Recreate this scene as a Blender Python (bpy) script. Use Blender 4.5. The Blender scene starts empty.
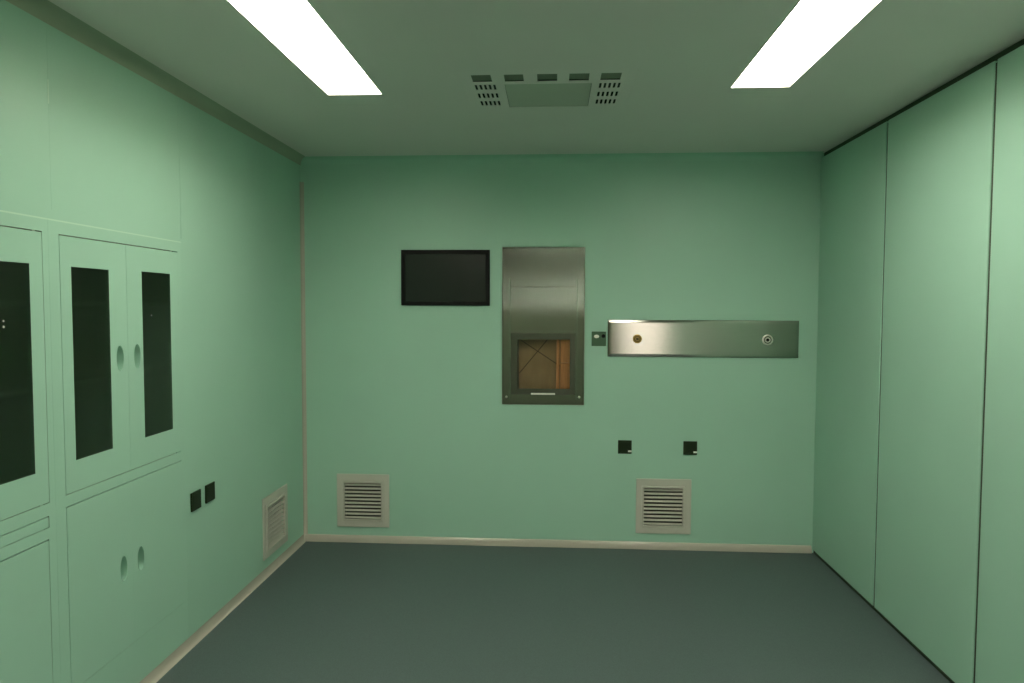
import bpy, bmesh, math
from mathutils import Vector, Matrix

scene = bpy.context.scene
COL = scene.collection

# ------------------------------------------------------------------ room size
XL, XR, YB, YR, H = -1.703, 1.702, 4.646, -1.00, 2.60   # left, right, back, rear walls, height

# ------------------------------------------------------------------ materials
def srgb(r, g, b):
    def f(c):
        c /= 255.0
        return c / 12.92 if c <= 0.04045 else ((c + 0.055) / 1.055) ** 2.4
    return (f(r), f(g), f(b), 1.0)

def mat(name, col, rough=0.5, metal=0.0, spec=0.5, vary=0.0, vscale=3.0, bump=0.0, bscale=200.0,
        stretch=None, aniso=0.0, trans=0.0, ior=1.45, emit=None, estr=0.0):
    m = bpy.data.materials.new(name)
    m.use_nodes = True
    nt = m.node_tree
    p = nt.nodes['Principled BSDF']
    p.inputs['Base Color'].default_value = col
    p.inputs['Roughness'].default_value = rough
    p.inputs['Metallic'].default_value = metal
    p.inputs['Specular IOR Level'].default_value = spec
    p.inputs['IOR'].default_value = ior
    p.inputs['Transmission Weight'].default_value = trans
    p.inputs['Anisotropic'].default_value = aniso
    if emit:
        p.inputs['Emission Color'].default_value = emit
        p.inputs['Emission Strength'].default_value = estr
    tc = nt.nodes.new('ShaderNodeTexCoord')
    src = tc.outputs['Object']
    if stretch:
        mp = nt.nodes.new('ShaderNodeMapping')
        mp.inputs['Scale'].default_value = stretch
        nt.links.new(src, mp.inputs['Vector'])
        src = mp.outputs['Vector']
    if vary > 0:
        n = nt.nodes.new('ShaderNodeTexNoise')
        n.inputs['Scale'].default_value = vscale
        n.inputs['Detail'].default_value = 6.0
        nt.links.new(src, n.inputs['Vector'])
        r = nt.nodes.new('ShaderNodeValToRGB')
        r.color_ramp.elements[0].position = 0.3
        r.color_ramp.elements[1].position = 0.7
        r.color_ramp.elements[0].color = tuple(c * (1 - vary) for c in col[:3]) + (1,)
        r.color_ramp.elements[1].color = tuple(min(1, c * (1 + vary)) for c in col[:3]) + (1,)
        nt.links.new(n.outputs['Fac'], r.inputs['Fac'])
        nt.links.new(r.outputs['Color'], p.inputs['Base Color'])
    if bump > 0:
        n2 = nt.nodes.new('ShaderNodeTexNoise')
        n2.inputs['Scale'].default_value = bscale
        n2.inputs['Detail'].default_value = 3.0
        nt.links.new(src, n2.inputs['Vector'])
        b = nt.nodes.new('ShaderNodeBump')
        b.inputs['Strength'].default_value = bump
        b.inputs['Distance'].default_value = 0.001
        nt.links.new(n2.outputs['Fac'], b.inputs['Height'])
        nt.links.new(b.outputs['Normal'], p.inputs['Normal'])
    return m

GREEN = (0.34, 0.562, 0.445, 1)
M = {}
M['wall']    = mat('green_wall_paint', GREEN, 0.42, spec=0.35, vary=0.025, vscale=1.7, bump=0.04, bscale=60)
M['rear']    = mat('dark_green_rear_wall', (0.27, 0.31, 0.235, 1), 0.5, spec=0.3, vary=0.03)
M['cab']     = mat('green_powder_coat', GREEN, 0.38, spec=0.4, vary=0.02, vscale=2.3)
M['ceil']    = mat('ceiling_paint', (0.76, 0.70, 0.67, 1), 0.6, spec=0.25, vary=0.02, vscale=1.2)
M['ceilplate'] = mat('ceiling_plate_grey', (0.50, 0.51, 0.44, 1), 0.55, spec=0.25, vary=0.02)
M['cavity']  = mat('dark_cavity', (0.045, 0.055, 0.04, 1), 0.8, vary=0.1)
M['recess']  = mat('recess_olive', (0.19, 0.23, 0.165, 1), 0.7, vary=0.05)
M['sash']    = mat('dark_steel_sash', (0.105, 0.115, 0.085, 1), 0.36, metal=1.0, vary=0.05, vscale=8, stretch=(60, 60, 2))
M['sealant'] = mat('pale_green_sealant_and_glint', (0.46, 0.66, 0.52, 1), 0.4, vary=0.02)  # cabinet sealant lines; also colours the painted glint on the wall seam
M['cove']    = mat('grey_beige_cove', (0.45, 0.425, 0.36, 1), 0.17, spec=0.5, vary=0.03)
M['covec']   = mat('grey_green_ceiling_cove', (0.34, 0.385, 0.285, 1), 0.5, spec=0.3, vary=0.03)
M['vent']    = mat('vent_grey_beige', (0.50, 0.495, 0.43, 1), 0.4, vary=0.03)
M['floor']   = mat('floor_vinyl', (0.077, 0.110, 0.105, 1), 0.5, spec=0.3, vary=0.16, vscale=260, bump=0.15, bscale=320)
M['gasket']  = mat('dark_gasket', (0.045, 0.068, 0.040, 1), 0.7, vary=0.1)
M['black']   = mat('black_bezel', (0.004, 0.005, 0.004, 1), 0.5, spec=0.15, vary=0.1)
M['screen']  = mat('dark_screen', (0.0125, 0.0175, 0.0135, 1), 0.22, spec=0.4, vary=0.05)
M['socket']  = mat('dark_green_plastic', (0.016, 0.031, 0.012, 1), 0.45, spec=0.2, vary=0.05)
M['sockin']  = mat('dark_green_insert', (0.013, 0.025, 0.010, 1), 0.4, spec=0.2, vary=0.05)
M['plate2']  = mat('mid_green_plastic', (0.050, 0.115, 0.058, 1), 0.4, vary=0.05)
M['white']   = mat('white_plastic', (0.80, 0.80, 0.72, 1), 0.4, vary=0.02)
M['steel']   = mat('brushed_steel', (0.36, 0.365, 0.322, 1), 0.075, metal=1.0, vary=0.05, vscale=8, stretch=(2, 2, 140), bump=0.05, bscale=12)
M['steel2']  = mat('satin_steel_frame', (0.27, 0.25, 0.20, 1), 0.36, metal=1.0, vary=0.05, vscale=8, stretch=(60, 60, 2))
M['chrome']  = mat('bright_steel', (0.85, 0.83, 0.76, 1), 0.36, metal=1.0, vary=0.02)
M['brass']   = mat('brass', (0.50, 0.36, 0.12, 1), 0.32, metal=1.0, vary=0.04)
M['brassdk'] = mat('dull_brass', (0.06, 0.042, 0.015, 1), 0.4, metal=1.0, vary=0.04)
M['glassdk'] = mat('tinted_glass', (0.26, 0.37, 0.23, 1), 0.24, spec=0.3, trans=1.0, ior=1.45, vary=0.02)
M['glass']   = mat('clear_glass', (0.95, 0.96, 0.92, 1), 0.01, trans=1.0, ior=1.3, vary=0.01)
M['glassw']  = mat('grey_added_window_glass', (0.31, 0.39, 0.345, 1), 0.01, trans=1.0, ior=1.3, vary=0.01)
M['shelf']   = mat('cabinet_interior', (0.30, 0.38, 0.28, 1), 0.6, vary=0.05)
M['board']   = mat('brown_board', (0.30, 0.205, 0.10, 1), 0.55, vary=0.12, vscale=6, stretch=(3, 3, 1))
M['tape']    = mat('dark_brown_strip', (0.075, 0.045, 0.022, 1), 0.5, vary=0.08)
M['wood']    = mat('orange_wood', (0.52, 0.235, 0.085, 1), 0.5, vary=0.16, vscale=9, stretch=(14, 14, 1))
M['cream']   = mat('cream_paint', (0.78, 0.74, 0.71, 1), 0.6, vary=0.02)
M['alu']     = mat('lamp_frame', (0.70, 0.69, 0.64, 1), 0.45, vary=0.02)
LAMP, LAMPB, LAMPD = 25.8, 24.8, 165.0
M['lamp']    = mat('lamp_diffuser', (0.9, 0.9, 0.86, 1), 0.6, vary=0.01, emit=(1.0, 0.93, 0.79, 1), estr=LAMP)
M['lampR']   = mat('lamp_diffuser_r', (0.9, 0.9, 0.86, 1), 0.6, vary=0.01, emit=(1.0, 0.93, 0.79, 1), estr=LAMP * 1.12)
M['lampL']   = mat('lamp_diffuser_l', (0.9, 0.9, 0.86, 1), 0.6, vary=0.01, emit=(1.0, 0.93, 0.79, 1), estr=LAMPB * 0.82)
M['lampB']   = mat('lamp_diffuser_b', (0.9, 0.9, 0.86, 1), 0.6, vary=0.01, emit=(1.0, 0.93, 0.79, 1), estr=LAMPB)
M['lamp2']   = mat('corridor_diffuser', (0.9, 0.9, 0.86, 1), 0.6, vary=0.01, emit=(1.0, 0.92, 0.88, 1), estr=LAMPD)

# ------------------------------------------------------------------ planes
class Plane:
    """u, v in the plane, w out of it (towards the room)"""
    def __init__(self, o, u, v, n):
        self.o, self.u, self.v, self.n = map(Vector, (o, u, v, n))
    def __call__(self, u, v, w=0.0):
        return self.o + self.u * u + self.v * v + self.n * w

PB = Plane((0, YB, 0), (1, 0, 0), (0, 0, 1), (0, -1, 0))     # back wall: u = x, v = z
PL = Plane((XL, 0, 0), (0, 1, 0), (0, 0, 1), (1, 0, 0))      # left wall: u = y, v = z
PR = Plane((XR, 0, 0), (0, 1, 0), (0, 0, 1), (-1, 0, 0))     # right wall: u = y, v = z
PC = Plane((0, 0, H), (1, 0, 0), (0, 1, 0), (0, 0, -1))      # ceiling: u = x, v = y
PF = Plane((0, 0, 0), (1, 0, 0), (0, 1, 0), (0, 0, 1))       # floor
PQ = Plane((0, YR, 0), (1, 0, 0), (0, 0, 1), (0, 1, 0))      # rear wall

def R4(u0, v0, u1, v1):
    return [(u0, v0), (u1, v0), (u1, v1), (u0, v1)]

def ellipse(cu, cv, a, b, n=36):
    return [(cu + a * math.cos(2 * math.pi * i / n), cv + b * math.sin(2 * math.pi * i / n)) for i in range(n)]

def stadium(cu, cv, a, b, n=16):
    """upright rounded slot: half width a, half height b"""
    pts = []
    for i in range(n + 1):
        t = math.pi * i / n
        pts.append((cu + a * math.cos(t), cv + (b - a) + a * math.sin(t)))
    for i in range(n + 1):
        t = math.pi + math.pi * i / n
        pts.append((cu + a * math.cos(t), cv - (b - a) + a * math.sin(t)))
    return pts

# ------------------------------------------------------------------ mesh helpers
def add_plate(bm, P, outline, holes=(), w0=0.0, w1=0.01):
    """flat plate between w0 (back) and w1 (face), with holes cut through"""
    for w in (w0, w1):
        edges = []
        for loop in [outline] + list(holes):
            vs = [bm.verts.new(P(u, v, w)) for u, v in loop]
            edges += [bm.edges.new((vs[i], vs[(i + 1) % len(vs)])) for i in range(len(vs))]
        if not holes and len(outline) == 4:
            bm.faces.new(vs)
        else:
            bmesh.ops.triangle_fill(bm, use_beauty=True, use_dissolve=False, edges=edges)
    for loop in [outline] + list(holes):
        n = len(loop)
        a = [bm.verts.new(P(u, v, w0)) for u, v in loop]
        b = [bm.verts.new(P(u, v, w1)) for u, v in loop]
        for i in range(n):
            j = (i + 1) % n
            bm.faces.new((a[i], a[j], b[j], b[i]))

def add_box(bm, P, u0, v0, w0, u1, v1, w1):
    c = [bm.verts.new(P(u, v, w)) for w in (w0, w1) for u, v in R4(u0, v0, u1, v1)]
    for f in ((0, 1, 2, 3), (4, 5, 6, 7), (0, 1, 5, 4), (1, 2, 6, 5), (2, 3, 7, 6), (3, 0, 4, 7)):
        bm.faces.new([c[i] for i in f])

def add_open_box(bm, P, u0, v0, u1, v1, w0, w1, t=0.004):
    """a tray open towards the room: walls of thickness t outside the given inside size"""
    add_box(bm, P, u0 - t, v0 - t, w0 - t, u1 + t, v1 + t, w0)
    add_box(bm, P, u0 - t, v0 - t, w0, u0, v1 + t, w1)
    add_box(bm, P, u1, v0 - t, w0, u1 + t, v1 + t, w1)
    add_box(bm, P, u0, v0 - t, w0, u1, v0, w1)
    add_box(bm, P, u0, v1, w0, u1, v1 + t, w1)

def add_lathe(bm, P, cu, cv, prof, n=32):
    """profile of (radius, w) revolved about the plane's normal"""
    rings = []
    for r, w in prof:
        if r < 1e-6:
            rings.append([bm.verts.new(P(cu, cv, w))])
        else:
            rings.append([bm.verts.new(P(cu + r * math.cos(2 * math.pi * i / n), cv + r * math.sin(2 * math.pi * i / n), w)) for i in range(n)])
    for a, b in zip(rings, rings[1:]):
        for i in range(n):
            j = (i + 1) % n
            if len(a) == 1 and len(b) == 1:
                continue
            if len(a) == 1:
                bm.faces.new((a[0], b[i], b[j]))
            elif len(b) == 1:
                bm.faces.new((a[i], a[j], b[0]))
            else:
                bm.faces.new((a[i], a[j], b[j], b[i]))

def add_bowl(bm, P, loop_fn, depth, steps=7, face_w=0.0, rim=0.0025):
    """dished cup below face_w; loop_fn(scale) gives the outline"""
    levels = [(1.06, face_w + 0.0006), (1.03, face_w + 0.0016), (1.0, face_w + 0.0010)]
    for i in range(1, steps + 1):
        t = i / steps
        levels.append((1.0 - 0.38 * t ** 4, face_w - depth * math.sin(t * math.pi / 2)))
    prev = None
    for s, w in levels:
        ring = [bm.verts.new(P(u, v, w)) for u, v in loop_fn(s)]
        if prev:
            n = len(ring)
            for i in range(n):
                j = (i + 1) % n
                bm.faces.new((prev[i], prev[j], ring[j], ring[i]))
        prev = ring
    bm.faces.new(prev)

def obj(name, bm, m, parent=None, bevel=0.0, smooth=False, kind=None, weld=True, label=None, segs=2):
    if weld:
        bmesh.ops.remove_doubles(bm, verts=bm.verts, dist=1e-5)
    bmesh.ops.recalc_face_normals(bm, faces=bm.faces)
    off = Vector((0, 0, 0))
    if parent is not None:
        q = parent
        while q is not None:
            off += q.location
            q = q.parent
    else:
        # origin at the base of the shape
        xs = [v.co for v in bm.verts]
        off = Vector(((min(c.x for c in xs) + max(c.x for c in xs)) / 2,
                      (min(c.y for c in xs) + max(c.y for c in xs)) / 2, min(c.z for c in xs)))
    bmesh.ops.translate(bm, verts=bm.verts, vec=-off)
    me = bpy.data.meshes.new(name)
    bm.to_mesh(me)
    bm.free()
    me.materials.append(m)
    if smooth:
        for p in me.polygons:
            p.use_smooth = True
        try:
            me.set_sharp_from_angle(angle=math.radians(40))
        except Exception:
            pass
    o = bpy.data.objects.new(name, me)
    COL.objects.link(o)
    if parent is not None:
        o.parent = parent
    else:
        o.location = off
    if bevel:
        b = o.modifiers.new('bevel', 'BEVEL')
        b.width = bevel
        b.segments = segs
        b.limit_method = 'ANGLE'
        b.angle_limit = math.radians(50)
    if kind:
        o['kind'] = kind
    if label:
        o['label'] = label
    return o

def thing(name, label, cat, loc, group=None):
    o = bpy.data.objects.new(name, None)
    o.empty_display_size = 0.05
    COL.objects.link(o)
    o.location = loc
    o['label'] = label
    o['category'] = cat
    if group:
        o['group'] = group
    return o

def B():
    return bmesh.new()

def box_obj(name, P, a, m, parent=None, **k):
    bm = B()
    add_box(bm, P, *a)
    return obj(name, bm, m, parent, **k)

# ------------------------------------------------------------------ floor and ceiling
bm = B(); add_box(bm, PF, XL - 0.4, YR - 2.2, -0.06, XR + 1.3, YB + 0.4, 0.0)
obj('floor', bm, M['floor'], kind='structure')

# ceiling vent size (u = x, v = y), cut out of the ceiling
VX0, VX1, VY0, VY1 = -0.425, 0.345, 2.985, 3.60
bm = B()
LAMPS = [(-1.070, 2.070, -0.807, 3.285), (0.786, 2.070, 1.050, 3.268),
         (-1.070, -0.36, -0.807, 0.84), (0.786, -0.36, 1.050, 0.84)]
add_plate(bm, PC, R4(XL - 0.4, YR - 0.06, XR + 0.2, YB + 0.4), [R4(VX0, VY0, VX1, VY1)] + [R4(*q) for q in LAMPS], -0.06, 0.0)
obj('ceiling', bm, M['ceil'], kind='structure')

# ------------------------------------------------------------------ back wall
PASS = (-0.343, 0.961, 0.197, 2.001)
VENTL = (-1.473, 0.106, -1.112, 0.471)
VENTR = (0.550, 0.106, 0.912, 0.474)
def vent_hole(v):
    w, h = v[2] - v[0], v[3] - v[1]
    return (v[0] + 0.046, v[1] + 0.046, v[2] - 0.046, v[3] - 0.046)
bm = B()
add_plate(bm, PB, R4(XL - 0.1, 0, XR + 0.06, H),
          [R4(PASS[0] - 0.005, PASS[1] - 0.005, PASS[2] + 0.005, PASS[3] + 0.005),
           R4(*vent_hole(VENTL)), R4(*vent_hole(VENTR))], -0.05, 0.0)
obj('wall_back', bm, M['wall'], kind='structure')

# ------------------------------------------------------------------ left wall (panels with a hairline joint, cabinets let in)
CABR = (2.2711, 0.060, 3.112, 1.899)     # outline of the right-hand cabinet frame (y0, z0, y1, z1)
CABL = (1.430, 0.060, 2.2709, 1.899)
LV = (3.955, 0.110, 4.327, 0.478)       # louvre on the left wall
bm = B()
JL, JR = 2.2922, 3.1175
o1 = [(YR - 0.06, 0), (YB, 0), (YB, H), (JR + 0.0009, H), (JR + 0.0009, 1.912), (JR - 0.0009, 1.912), (JR - 0.0009, H),
      (JL + 0.0002, H), (JL + 0.0002, 1.93), (JL - 0.0002, 1.93), (JL - 0.0002, H), (YR - 0.06, H)]
lv = (LV[0] + 0.05, LV[1] + 0.05, LV[2] - 0.05, LV[3] - 0.05)
add_plate(bm, PL, o1, [R4(CABL[0] + 0.012, CABL[1] + 0.012, CABR[2] - 0.012, CABR[3] - 0.012), R4(*lv)], -0.03, 0.0)
wl = obj('wall_left', bm, M['wall'], kind='structure')
bm = B()
add_box(bm, PL, JR - 0.02, 1.92, -0.034, JR + 0.02, H, -0.0302)
add_box(bm, PL, JL - 0.02, 1.95, -0.034, JL + 0.02, H, -0.0302)
obj('joint_backing', bm, M['cab'], wl)
box_obj('glint_mark', PL, (JL - 0.0022, 2.285, 0.0, JL + 0.0022, 2.366, 0.0005), M['sealant'], wl)  # glint on the wall seam, painted as a pale flush strip

# ------------------------------------------------------------------ right wall: tall panels standing before a dark backing
wr = box_obj('wall_right', PR, (YR - 0.06, 0, -0.10, YB, H, -0.045), M['gasket'], kind='structure')
edges = [YB - 0.002, 3.765, 3.748, 2.8785, 2.862, 1.99, 1.974, 1.10, 1.084, 0.21, 0.194, YR + 0.01]
for k in range(0, len(edges), 2):
    bm = B(); add_box(bm, PR, edges[k + 1], 0.024, -0.042, edges[k], 2.570, 0.0)
    obj('panel', bm, M['wall'], wr, bevel=0.003)
for k in range(1, len(edges) - 1, 2):
    bm = B(); add_box(bm, PR, edges[k + 1] + 0.0005, 0.024, -0.044, edges[k] - 0.0005, 2.560, -0.005)
    obj('gasket', bm, M['gasket'], wr)
# set-back dark skirting and head strip of the right wall
box_obj('trim_3', PR, (YR, 0.0, -0.044, YB, 0.022, -0.010), M['gasket'], kind='structure')
box_obj('trim_4', PR, (YR, 2.575, -0.044, YB, H, -0.016), M['gasket'], kind='structure')

# ------------------------------------------------------------------ rear wall (behind the photographer) with doorway and an added window to a lit corridor
DOOR = (0.98, 0.0, 1.615, 2.10)
ADDED_WIN = (-1.30, 1.560, 0.84, 2.54)  # unseen window, added for the bright upper reflection in the steel hatch
bm = B()
add_plate(bm, PQ, [(XL - 0.1, 0), (DOOR[0], 0), (DOOR[0], DOOR[3]), (DOOR[2], DOOR[3]), (DOOR[2], 0), (XR + 1.2, 0), (XR + 1.2, H), (XL - 0.1, H)],
          [R4(*ADDED_WIN)], -0.06, 0.0)
obj('wall_front', bm, M['rear'], kind='structure')
bm = B()
add_plate(bm, PQ, R4(ADDED_WIN[0] - 0.0, ADDED_WIN[1] - 0.0, ADDED_WIN[2] + 0.0, ADDED_WIN[3] + 0.0), [R4(ADDED_WIN[0] + 0.03, ADDED_WIN[1] + 0.03, ADDED_WIN[2] - 0.03, ADDED_WIN[3] - 0.03)], -0.055, 0.006)
w1 = obj('added_window', bm, M['vent'], kind='structure', bevel=0.002)
box_obj('pane', PQ, (ADDED_WIN[0] + 0.03, ADDED_WIN[1] + 0.03, -0.033, ADDED_WIN[2] - 0.03, ADDED_WIN[3] - 0.03, -0.027), M['glassw'], w1)
bm = B()
add_box(bm, PQ, -1.9, 0, -1.92, 2.8, H, -1.86)
obj('wall_corridor', bm, M['cream'], kind='structure')
bm = B(); add_box(bm, PQ, -1.96, 0, -1.92, -1.9, H, -0.06); obj('wall_corridor_left', bm, M['cream'], kind='structure')
bm = B(); add_box(bm, PQ, 2.8, 0, -1.92, 2.86, H, -0.06); obj('wall_corridor_right', bm, M['cream'], kind='structure')
bm = B(); add_box(bm, PC, -1.96, YR - 1.92, -0.06, 2.86, YR - 0.06, 0.0); obj('ceiling_corridor', bm, M['cream'], kind='structure')

# ------------------------------------------------------------------ coves
def cove(name, base, along, a, b, ra, rb, length, m, n=8, convex=False):
    """concave quarter-round: base corner point, a/b unit vectors into the room, ra/rb the reach along them"""
    base, along, a, b = Vector(base), Vector(along), Vector(a), Vector(b)
    prof = [base]
    for i in range(n + 1):
        t = math.pi / 2 * i / n
        if convex:
            prof.append(base + a * (ra * math.cos(t)) + b * (rb * math.sin(t)))
        else:
            prof.append(base + a * (ra * (1 - math.sin(t))) + b * (rb * (1 - math.cos(t))))
    bm = B()
    s = [bm.verts.new(p) for p in prof]
    e = [bm.verts.new(p + along * length) for p in prof]
    k = len(prof)
    for i in range(k):
        j = (i + 1) % k
        bm.faces.new((s[i], s[j], e[j], e[i]))
    bm.faces.new(s); bm.faces.new(e)
    return obj(name, bm, m, kind='structure', smooth=True)

cove('baseboard_left', (XL, YR, 0), (0, 1, 0), (1, 0, 0), (0, 0, 1), 0.016, 0.052, YB - YR, M['cove'])
cove('baseboard_back', (XL, YB, 0), (1, 0, 0), (0, -1, 0), (0, 0, 1), 0.016, 0.047, XR - XL - 0.006, M['cove'], convex=True)
cove('trim_1', (XL, YB, 0.02), (0, 0, 1), (1, 0, 0), (0, -1, 0), 0.022, 0.022, 2.42, M['cove'])
cove('trim_2', (XL, YR, H), (0, 1, 0), (1, 0, 0), (0, 0, -1), 0.05, 0.05, YB - YR, M['covec'])
cove('trim_5', (XL, YB, H), (1, 0, 0), (0, -1, 0), (0, 0, -1), 0.045, 0.045, XR - XL, M['wall'])

# ------------------------------------------------------------------ ceiling lamps
# LR: how far the diffusers sit up in their housings
def lamp(x0, y0, x1, y1, label, group, m, LR, P=PC):
    t = thing('ceiling_light', label, 'light', ((x0 + x1) / 2, (y0 + y1) / 2, H), group)
    bm = B()
    add_plate(bm, P, R4(x0 + 0.0005, y0 + 0.0005, x1 - 0.0005, y1 - 0.0005), [R4(x0 + 0.0035, y0 + 0.0035, x1 - 0.0035, y1 - 0.0035)], -LR - 0.02, 0.0012)
    add_plate(bm, P, R4(x0 + 0.0005, y0 + 0.0005, x1 - 0.0005, y1 - 0.0005), (), -LR - 0.024, -LR - 0.0202)
    obj('housing', bm, M['alu'], t)
    bm = B()
    add_box(bm, P, x0 + 0.0038, y0 + 0.0038, -LR - 0.008, x1 - 0.0038, y1 - 0.0038, -LR)
    obj('diffuser', bm, m, t, bevel=0.002)
    return t
for (x0, y0, x1, y1), label, m_ in zip(LAMPS, (
        'long white panel light in front of the back wall, on the cabinet side',
        'long white panel light before the back wall, on the tall panel side',
        'long white panel light above the photographer, on the cabinet side',
        'long white panel light above the photographer, on the tall panel side'),
        (M['lamp'], M['lampR'], M['lampL'], M['lampB'])):
    lamp(x0, y0, x1, y1, label, 'recessed ceiling panel lights', m_, 0.100 if x0 < 0 else 0.055)
PC2 = Plane((0, 0, H - 0.10), (1, 0, 0), (0, 1, 0), (0, 0, -1))
lamp(-0.6, YR - 0.95, 2.3, YR - 0.75, 'lit strip light under the corridor ceiling beyond the doorway', None, M['lamp2'], 0.05, PC2)

# ------------------------------------------------------------------ ceiling vent
cv = thing('ceiling_vent', 'flush ceiling air panel with five square openings and two banks of slots', 'vent', ((VX0 + VX1) / 2, (VY0 + VY1) / 2, H))
rects, slots = [], []
for x0, x1 in ((-0.366, -0.280), (-0.224, -0.140), (-0.080, 0.006), (0.058, 0.144), (0.194, 0.281)):
    rects.append(R4(x0, 3.040, x1, 3.140))
for bx0, bx1 in ((-0.364, -0.270), (0.194, 0.288)):
    for y0, y1 in ((3.172, 3.252), (3.298, 3.378), (3.418, 3.500)):
        for i in range(5):
            cx = bx0 + (bx1 - bx0) * (i + 0.25) / 4.5
            slots.append(stadium(cx, (y0 + y1) / 2, 0.0055, (y1 - y0) / 2, 6))
plate_hole = R4(-0.229, 3.170, 0.160, 3.530)
bm = B()
add_plate(bm, PC, R4(VX0 + 0.0005, VY0 + 0.0005, VX1 - 0.0005, VY1 - 0.0005), rects + slots + [plate_hole], -0.004, 0.0)
obj('perforated_panel', bm, M['ceil'], cv)
bm = B(); add_open_box(bm, PC, VX0 + 0.006, VY0 + 0.006, VX1 - 0.006, VY1 - 0.006, -0.10, -0.0045)
obj('plenum_box', bm, M['cavity'], cv)
for r in rects:
    bm = B(); add_plate(bm, PC, [(r[0][0] - 0.005, r[0][1] - 0.005), (r[1][0] + 0.005, r[1][1] - 0.005), (r[2][0] + 0.005, r[2][1] + 0.005), (r[3][0] - 0.005, r[3][1] + 0.005)], (), -0.014, -0.010)
    obj('filter_pad', bm, M['recess'], cv)
bm = B(); add_plate(bm, PC, R4(-0.2275, 3.1715, 0.1585, 3.5285), (), -0.005, -0.001)
obj('cover_plate', bm, M['ceilplate'], cv, bevel=0.001)

# ------------------------------------------------------------------ wall cabinets
def pull(P, cu, cv_, parent, w):
    bm = B()
    add_bowl(bm, P, lambda s: ellipse(cu, cv_, 0.0215 * s, 0.050 * s, 40), 0.034, face_w=w)
    return obj('recessed_handle', bm, M['cab'], parent, smooth=True)

FW = 0.0012      # face of the frames
DW = 0.0014     # face of the doors
def door(parent, u0, v0, u1, v1, glass=None, hand=None):
    holes = []
    if glass:
        holes.append(R4(*glass))
    if hand:
        holes.append(ellipse(hand[0], hand[1], 0.0218, 0.0505, 40))
    bm = B(); add_plate(bm, PL, R4(u0, v0, u1, v1), holes, -0.014, DW)
    d = obj('door', bm, M['cab'], parent, bevel=0.0004)
    if glass:
        g = glass
        box_obj('glass_pane', PL, (g[0] + 0.0004, g[1] + 0.0004, -0.004, g[2] - 0.0004, g[3] - 0.0004, 0.001), M['glassdk'], d, label='dark tinted glass pane')
    if hand:
        pull(PL, hand[0], hand[1], d, DW)
    return d

def carcass(parent, F, splits, shelves):
    u0, v0, u1, v1 = F[0] + 0.014, F[1] + 0.014, F[2] - 0.014, F[3] - 0.014
    bm = B(); add_open_box(bm, PL, u0 + 0.016, v0 + 0.016, u1 - 0.016, v1 - 0.016, -0.36, -0.032, 0.014)
    for z in splits:
        add_box(bm, PL, u0 + 0.016, z - 0.009, -0.36, u1 - 0.016, z + 0.009, -0.032)
    obj('carcass', bm, M['shelf'], parent)
    for z in shelves:
        bm = B(); add_box(bm, PL, u0 + 0.018, z - 0.008, -0.355, u1 - 0.018, z + 0.008, -0.06)
        obj('shelf', bm, M['shelf'], parent)

G = 0.0022
# right-hand unit: two glazed doors over two plain doors
cr = thing('wall_cabinet', 'built-in green cabinet with a pair of dark glass doors above two plain doors', 'cabinet',
           (XL - 0.16, (CABR[0] + CABR[2]) / 2, CABR[1]), 'cabinets let into the left wall')
UP = (2.3215, 0.9425, 3.0815, 1.8520)
LO = (2.3175, 0.2360, 3.0815, 0.9010)
LO = (2.3215, 0.2360, 3.0815, 0.9010)
bm = B(); add_plate(bm, PL, R4(*CABR), [R4(*UP), R4(*LO)], 0.0002, FW)
obj('frame', bm, M['cab'], cr, bevel=0.0004)
box_obj('sealant_strip', PL, (CABR[0], 1.8945, FW, CABR[2], 1.8995, FW + 0.0004), M['sealant'], cr, label='pale sealant line')
MIDR = 2.6985
door(cr, UP[0] + G, UP[1] + G, MIDR - 0.0006, UP[3] - 0.0036, (2.379, 1.055, 2.588, 1.744), (2.645, 1.401))
DR_ = door(cr, MIDR + 0.0006, UP[1] + G, UP[2] - 0.0002, UP[3] - 0.0036, (2.802, 1.057, 3.016, 1.749), (2.759, 1.401))
door(cr, LO[0] + G, LO[1] + 0.0012, MIDR - 0.00003, LO[3] - 0.003, None, (2.637, 0.564))
door(cr, MIDR + 0.00003, LO[1] + 0.0012, LO[2] - 0.0001, LO[3] - 0.003, None, (2.752, 0.564))
carcass(cr, CABR, [0.92], [1.615, 1.32, 0.56])
# left-hand unit: glazed doors, a shallow drawer, plain doors
cl = thing('wall_cabinet', 'built-in green cabinet at the photo edge with a shallow drawer under its dark glass door', 'cabinet',
           (XL - 0.16, (CABL[0] + CABL[2]) / 2, CABL[1]), 'cabinets let into the left wall')
UPL = (1.4780, 0.9400, 2.2430, 1.8535)
DRL = (1.4780, 0.8560, 2.2390, 0.8955)
LOL = (1.4780, 0.2360, 2.2350, 0.8170)
bm = B(); add_plate(bm, PL, R4(*CABL), [R4(*UPL), R4(*DRL), R4(*LOL)], 0.0002, FW)
obj('frame', bm, M['cab'], cl, bevel=0.0004)
box_obj('sealant_strip', PL, (CABL[0], 1.8945, FW, CABL[2], 1.8995, FW + 0.0004), M['sealant'], cl, label='pale sealant line')
MIDL = 1.8605
door(cl, UPL[0] + G, UPL[1] + G, MIDL - 0.0008, UPL[3] - 0.0036, (1.540, 1.053, 1.748, 1.743), (1.806, 1.401))
DL = door(cl, MIDL + 0.0008, UPL[1] + G, UPL[2] - G, UPL[3] - 0.0036, (1.968, 1.053, 2.182, 1.743), (1.915, 1.401))
bm = B(); add_box(bm, PL, DRL[0] + G, DRL[1] + 0.001, -0.014, DRL[2] - G, DRL[3] - 0.0034, 0.0005)
obj('drawer', bm, M['cab'], cl, bevel=0.001)
door(cl, LOL[0] + G, LOL[1] + G, MIDL - 0.0005, LOL[3] - 0.0036, None, (1.80, 0.55))
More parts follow.
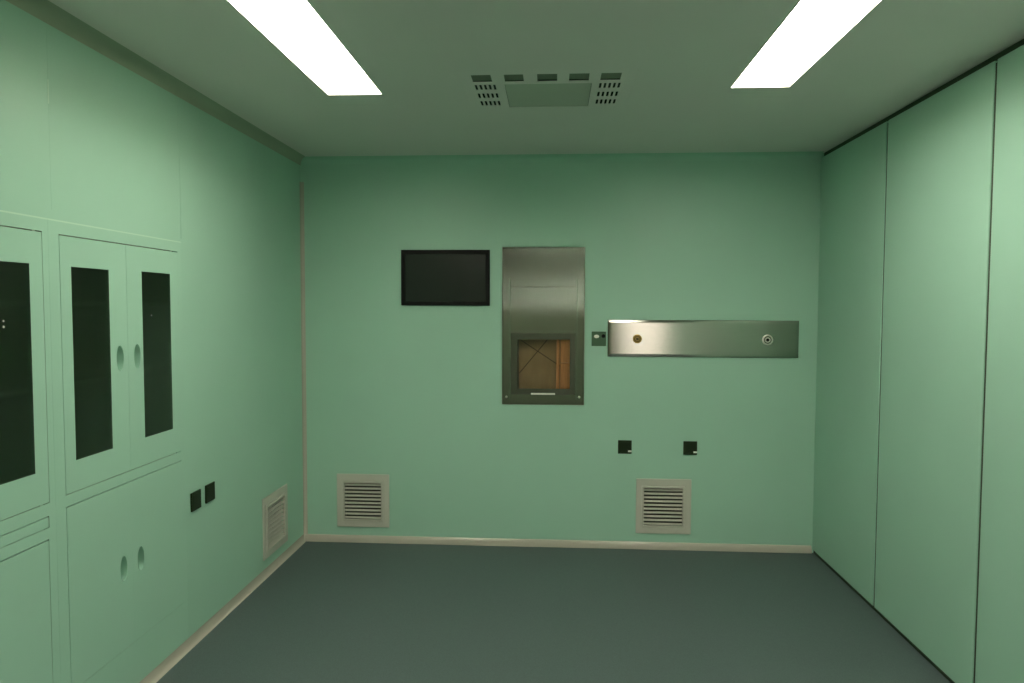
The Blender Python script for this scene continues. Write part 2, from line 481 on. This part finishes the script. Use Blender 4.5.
door(cl, MIDL + 0.0005, LOL[1] + G, LOL[2] - G, LOL[3] - 0.0036, None, (1.915, 0.55))
carcass(cl, CABL, [0.918, 0.836], [1.615, 1.32, 0.53])
# tiny light dots on the dark glass
for dr_, u, z, r in ((DL, 2.068, 1.540, 0.0042), (DL, 2.068, 1.558, 0.0032), (DR_, 2.867, 1.567, 0.003)):
    bm = B(); add_lathe(bm, PL, u, z, [(r, 0.0012), (r * 0.8, 0.0024), (0, 0.0028)], 14)
    obj('glass_dot', bm, M['white'], dr_, smooth=True, label='tiny white dot on the dark glass')

# ------------------------------------------------------------------ louvred wall vents
def wall_vent(P, v, label, nsl=10):
    u0, v0, u1, v1 = v
    base = P((u0 + u1) / 2, v0, 0)
    t = thing('wall_vent', label, 'vent', base, 'square louvred wall vents')
    i0, j0, i1, j1 = u0 + 0.0515, v0 + 0.0525, u1 - 0.0555, v1 - 0.0625
    bm = B()
    add_plate(bm, P, R4(u0, v0, u1, v1), [R4(i0 - 0.014, j0 - 0.014, i1 + 0.014, j1 + 0.014)], 0.0002, 0.009)
    obj('flange', bm, M['vent'], t, bevel=0.003)
    bm = B()
    add_plate(bm, P, R4(i0 - 0.0135, j0 - 0.0135, i1 + 0.0135, j1 + 0.0135), [R4(i0, j0, i1, j1)], -0.004, 0.014)
    obj('inner_frame', bm, M['vent'], t, bevel=0.002)
    bm = B()
    ih = (j1 - j0)
    pitch = ih / nsl
    for k in range(nsl):
        zc = j0 + pitch * (k + 0.42)
        # tilted blade: front edge low, back edge high
        dz, dw, th = pitch * 0.20, 0.0105, 0.0016
        prof = [(zc - dz, 0.006), (zc - dz + 2 * th, 0.007), (zc + dz + th, -dw), (zc + dz - th, -dw - 0.001)]
        a = [bm.verts.new(P(i0 - 0.0005, z, w)) for z, w in prof]
        b = [bm.verts.new(P(i1 + 0.0005, z, w)) for z, w in prof]
        for q in range(4):
            r = (q + 1) % 4
            bm.faces.new((a[q], a[r], b[r], b[q]))
        bm.faces.new(a); bm.faces.new(b)
    obj('louvre', bm, M['vent'], t)
    bm = B()
    add_open_box(bm, P, u0 + 0.052, v0 + 0.052, u1 - 0.052, v1 - 0.052, -0.045 if P is PB else -0.028, -0.013, 0.002)
    obj('duct_box', bm, M['cavity'], t)
    return t
wall_vent(PB, VENTL, 'square louvred vent low on the back wall, near the pale corner strip')
wall_vent(PB, VENTR, 'square louvred vent on the back wall below the dark socket plates')
wall_vent(PL, LV, 'louvred vent low on the left wall, beside the corner')

# ------------------------------------------------------------------ wall monitor
tv = thing('wall_monitor', 'black flat screen with a black bezel on the back wall', 'monitor', (-0.725, YB, 1.617))
T = (-1.0215, 1.617, -0.4285, 1.986)
bm = B(); add_plate(bm, PB, R4(*T), [R4(T[0] + 0.026, T[1] + 0.026, T[2] - 0.028, T[3] - 0.028)], 0.0002, 0.016)
obj('bezel', bm, M['black'], tv, bevel=0.002)
box_obj('screen', PB, (T[0] + 0.0262, T[1] + 0.0262, 0.0004, T[2] - 0.0282, T[3] - 0.0282, 0.011), M['screen'], tv)

# ------------------------------------------------------------------ steel pass box
pb = thing('pass_box', 'tall stainless steel hatch with a small window, set in the back wall', 'hatch', (-0.073, YB, PASS[1]))
WN = (-0.243, 1.066, 0.104, 1.394)
bm = B(); add_plate(bm, PB, R4(*PASS), [R4(WN[0] - 0.012, WN[1] - 0.012, WN[2] + 0.012, WN[3] + 0.012)], -0.012, 0.001)
obj('face_plate', bm, M['steel'], pb, bevel=0.001)
bm = B(); add_open_box(bm, PB, PASS[0] - 0.002, PASS[1] - 0.002, PASS[2] + 0.002, PASS[3] + 0.002, -0.30, -0.0125, 0.002)
obj('liner', bm, M['steel2'], pb)
for u in (-0.295, 0.148):
    box_obj('guide_rail', PB, (u - 0.005, 0.990, 0.0011, u + 0.005, 1.800, 0.007), M['steel'], pb, bevel=0.0015)
box_obj('cross_rail', PB, (-0.289, 1.7345, 0.0011, 0.142, 1.7425, 0.0035), M['steel'], pb, bevel=0.001)
bm = B(); add_plate(bm, PB, R4(-0.287, 1.026, 0.140, 1.436), [R4(*WN)], 0.0012, 0.010)
sash = obj('sash', bm, M['sash'], pb, bevel=0.002)
box_obj('glass_pane', PB, (WN[0] - 0.004, WN[1] - 0.004, -0.006, WN[2] + 0.004, WN[3] + 0.004, -0.001), M['glass'], sash)
bm = B(); add_box(bm, PB, -0.152, 1.0275, 0.0102, 0.008, 1.0385, 0.026)
obj('handle', bm, M['white'], sash, bevel=0.003, label='pale pull bar')
for u, v in ((-0.316, 1.009), (0.168, 1.012)):
    bm = B(); add_lathe(bm, PB, u, v, [(0.0, 0.0065), (0.004, 0.006), (0.0075, 0.004), (0.0085, 0.0011)], 20)
    obj('screw', bm, M['chrome'], pb, smooth=True)

# brown panel with crossed strips and orange timber, standing in the hatch
bd = thing('brown_board', 'brown board with two crossed dark strips, seen through the hatch window', 'board', (-0.12, YB + 0.08, 0.9612))
yb = -0.085
box_obj('panel', PB, (-0.2365, 0.962, yb - 0.012, 0.195, 1.55, yb), M['board'], bd)
def strip(u0, v0, u1, v1, w=0.0055):
    d = Vector((u1 - u0, v1 - v0)).normalized(); n = Vector((-d.y, d.x)) * w / 2
    bm = B()
    add_plate(bm, PB, [(u0 + n.x, v0 + n.y), (u0 - n.x, v0 - n.y), (u1 - n.x, v1 - n.y), (u1 + n.x, v1 + n.y)], (), yb + 0.0002, yb + 0.002)
    obj('crossed_strip', bm, M['tape'], bd)
strip(-0.234, 1.391, 0.05, 1.205)
strip(-0.234, 1.161, -0.02, 1.42)
po = thing('timber_post', 'orange-brown timber standing at the right of the hatch window', 'timber', (0.07, YB + 0.05, 0.9612))
bm = B(); add_box(bm, PB, 0.016, 0.962, -0.080, 0.036, 1.55, -0.030); obj('slat', bm, M['wood'], po, bevel=0.002)
bm = B(); add_box(bm, PB, 0.042, 0.962, -0.080, 0.130, 1.235, -0.020); obj('block', bm, M['wood'], po, bevel=0.002)
bm = B(); add_box(bm, PB, 0.042, 1.239, -0.080, 0.130, 1.55, -0.016); obj('block', bm, M['wood'], po, bevel=0.002)

# ------------------------------------------------------------------ steel gas outlet strip
gs = thing('gas_outlet_panel', 'long horizontal stainless steel panel with two round outlets on the back wall', 'panel', (0.966, YB, 1.284))
S = (0.352, 1.284, 1.583, 1.526)
bm = B()
t = 0.020
o_ = R4(*S)
levels = [(0.0, 0.0002), (0.0, 0.0075), (0.002, 0.0092), (t - 0.003, 0.0110), (t, 0.0112)]
prev = None
NS = 24
for ins, w in levels:
    ring = []
    c = R4(S[0] + ins, S[1] + ins, S[2] - ins, S[3] - ins)
    for k in range(4):
        (ua, va), (ub, vb) = c[k], c[(k + 1) % 4]
        for i in range(NS):
            s = i / NS
            ring.append(bm.verts.new(PB(ua + (ub - ua) * s, va + (vb - va) * s, w)))
    if prev:
        for i in range(len(ring)):
            j = (i + 1) % len(ring)
            bm.faces.new((prev[i], prev[j], ring[j], ring[i]))
    prev = ring
bm.faces.new(prev)
obj('cover', bm, M['steel'], gs)
def outlet(u, v, r, m, label):
    bm = B()
    add_lathe(bm, PB, u, v, [(r, 0.0117), (r, 0.0160), (r * 0.9, 0.0180), (r * 0.78, 0.0180), (r * 0.70, 0.0150)], 36)
    o = obj('outlet', bm, m, gs, smooth=True, label=label)
    bm = B(); add_lathe(bm, PB, u, v, [(r * 0.70, 0.0117), (r * 0.70, 0.0145), (0, 0.0145)], 36)
    obj('collar', bm, M['gasket'] if m is not M['brass'] else M['brassdk'], o, smooth=True)
    bm = B(); add_lathe(bm, PB, u, v, [(r * 0.52, 0.0146), (r * 0.50, 0.0200), (r * 0.34, 0.0200), (r * 0.30, 0.0148)], 32)
    obj('inner_ring', bm, m, o, smooth=True)
    bm = B(); add_lathe(bm, PB, u, v, [(r * 0.30, 0.0147), (r * 0.30, 0.0152), (0, 0.0152)], 24)
    obj('hole', bm, M['black'], o)
outlet(0.545, 1.402, 0.029, M['brass'], 'brass round outlet')
outlet(1.384, 1.400, 0.035, M['chrome'], 'silver ringed round outlet')

# ------------------------------------------------------------------ sockets
def socket(P, cu, cv_, label, tag=False, s=0.0450):
    base = P(cu, cv_ - s, 0)
    t = thing('socket_plate', label, 'socket', base, 'dark square socket plates')
    bm = B(); add_box(bm, P, cu - s, cv_ - s, 0.0002, cu + s, cv_ + s, 0.009)
    obj('plate', bm, M['socket'], t, bevel=0.003)
    bm = B(); add_box(bm, P, cu - s * 0.72, cv_ - s * 0.72, 0.0092, cu + s * 0.72, cv_ + s * 0.72, 0.0105)
    obj('insert', bm, M['sockin'], t, bevel=0.001)
    if tag:
        bm = B(); add_box(bm, P, cu + s * 0.45, cv_ - s * 0.70, 0.0107, cu + s * 0.97, cv_ - s * 0.47, 0.0112)
        obj('sticker', bm, M['white'], t, label='small white sticker')
    return t
socket(PB, 0.4725, 0.683, 'dark socket plate with white tag, on the back wall straight above the louvred vent', True)
socket(PB, 0.9005, 0.683, 'dark socket plate with white tag, on the back wall toward the tall panels', True)
socket(PL, 3.197, 0.682, 'plain dark socket plate on the left wall, the one nearer the cabinets', s=0.0445)
socket(PL, 3.334, 0.685, 'plain dark socket plate on the left wall, the one nearer the low vent', s=0.0445)

# small green plate beside the steel strip
sp = thing('switch_plate', 'small green plate with a white button beside the steel strip', 'switch', (0.2945, YB, 1.353))
bm = B(); add_box(bm, PB, 0.247, 1.353, 0.0002, 0.342, 1.449, 0.008)
obj('plate', bm, M['plate2'], sp, bevel=0.003)
bm = B()
ring0 = [bm.verts.new(PB(u, v, 0.0082)) for u, v in ellipse(0.279, 1.4165, 0.017, 0.0115, 28)]
ring1 = [bm.verts.new(PB(u, v, 0.0125)) for u, v in ellipse(0.279, 1.4165, 0.016, 0.0105, 28)]
for i in range(28):
    j = (i + 1) % 28
    bm.faces.new((ring0[i], ring0[j], ring1[j], ring1[i]))
bm.faces.new(ring1)
obj('button', bm, M['white'], sp, smooth=True, label='white oval button')
bm = B(); add_lathe(bm, PB, 0.324, 1.4190, [(0.0125, 0.0082), (0.0125, 0.0105), (0.010, 0.0112), (0.008, 0.0095), (0, 0.0095)], 24)
obj('keyhole', bm, M['black'], sp, smooth=True, label='round black hole')

# ------------------------------------------------------------------ camera
f, yaw, pit, rol, h = 700.0, 0.0602, 0.0485, 0.0033, 1.605
fw = Vector((-math.sin(yaw) * math.cos(pit), math.cos(yaw) * math.cos(pit), -math.sin(pit)))
rt = Vector((math.cos(yaw), math.sin(yaw), 0))
up = rt.cross(fw)
r2 = rt * math.cos(rol) + up * math.sin(rol)
u2 = -rt * math.sin(rol) + up * math.cos(rol)
cd = bpy.data.cameras.new('camera')
cd.sensor_fit = 'HORIZONTAL'
cd.sensor_width = 36.0
cd.lens = f / 1024.0 * 36.0
cd.clip_start = 0.05
cam = bpy.data.objects.new('camera', cd)
COL.objects.link(cam)
mw = Matrix((( r2.x, u2.x, -fw.x, 0), (r2.y, u2.y, -fw.y, 0), (r2.z, u2.z, -fw.z, h), (0, 0, 0, 1)))
cam.matrix_world = mw
scene.camera = cam

# ------------------------------------------------------------------ world and view
w = bpy.data.worlds.new('world')
scene.world = w
w.use_nodes = True
w.node_tree.nodes['Background'].inputs['Color'].default_value = (0.02, 0.02, 0.02, 1)
w.node_tree.nodes['Background'].inputs['Strength'].default_value = 0.3
scene.view_settings.view_transform = 'Standard'
scene.view_settings.look = 'None'
scene.view_settings.exposure = 0.0
scene.view_settings.gamma = 1.0
scene.view_settings.use_curve_mapping = False
scene.cycles.max_bounces = 10
scene.cycles.diffuse_bounces = 6
scene.cycles.transmission_bounces = 8
scene.cycles.caustics_reflective = False
scene.cycles.caustics_refractive = True
scene.cycles.use_denoising = True
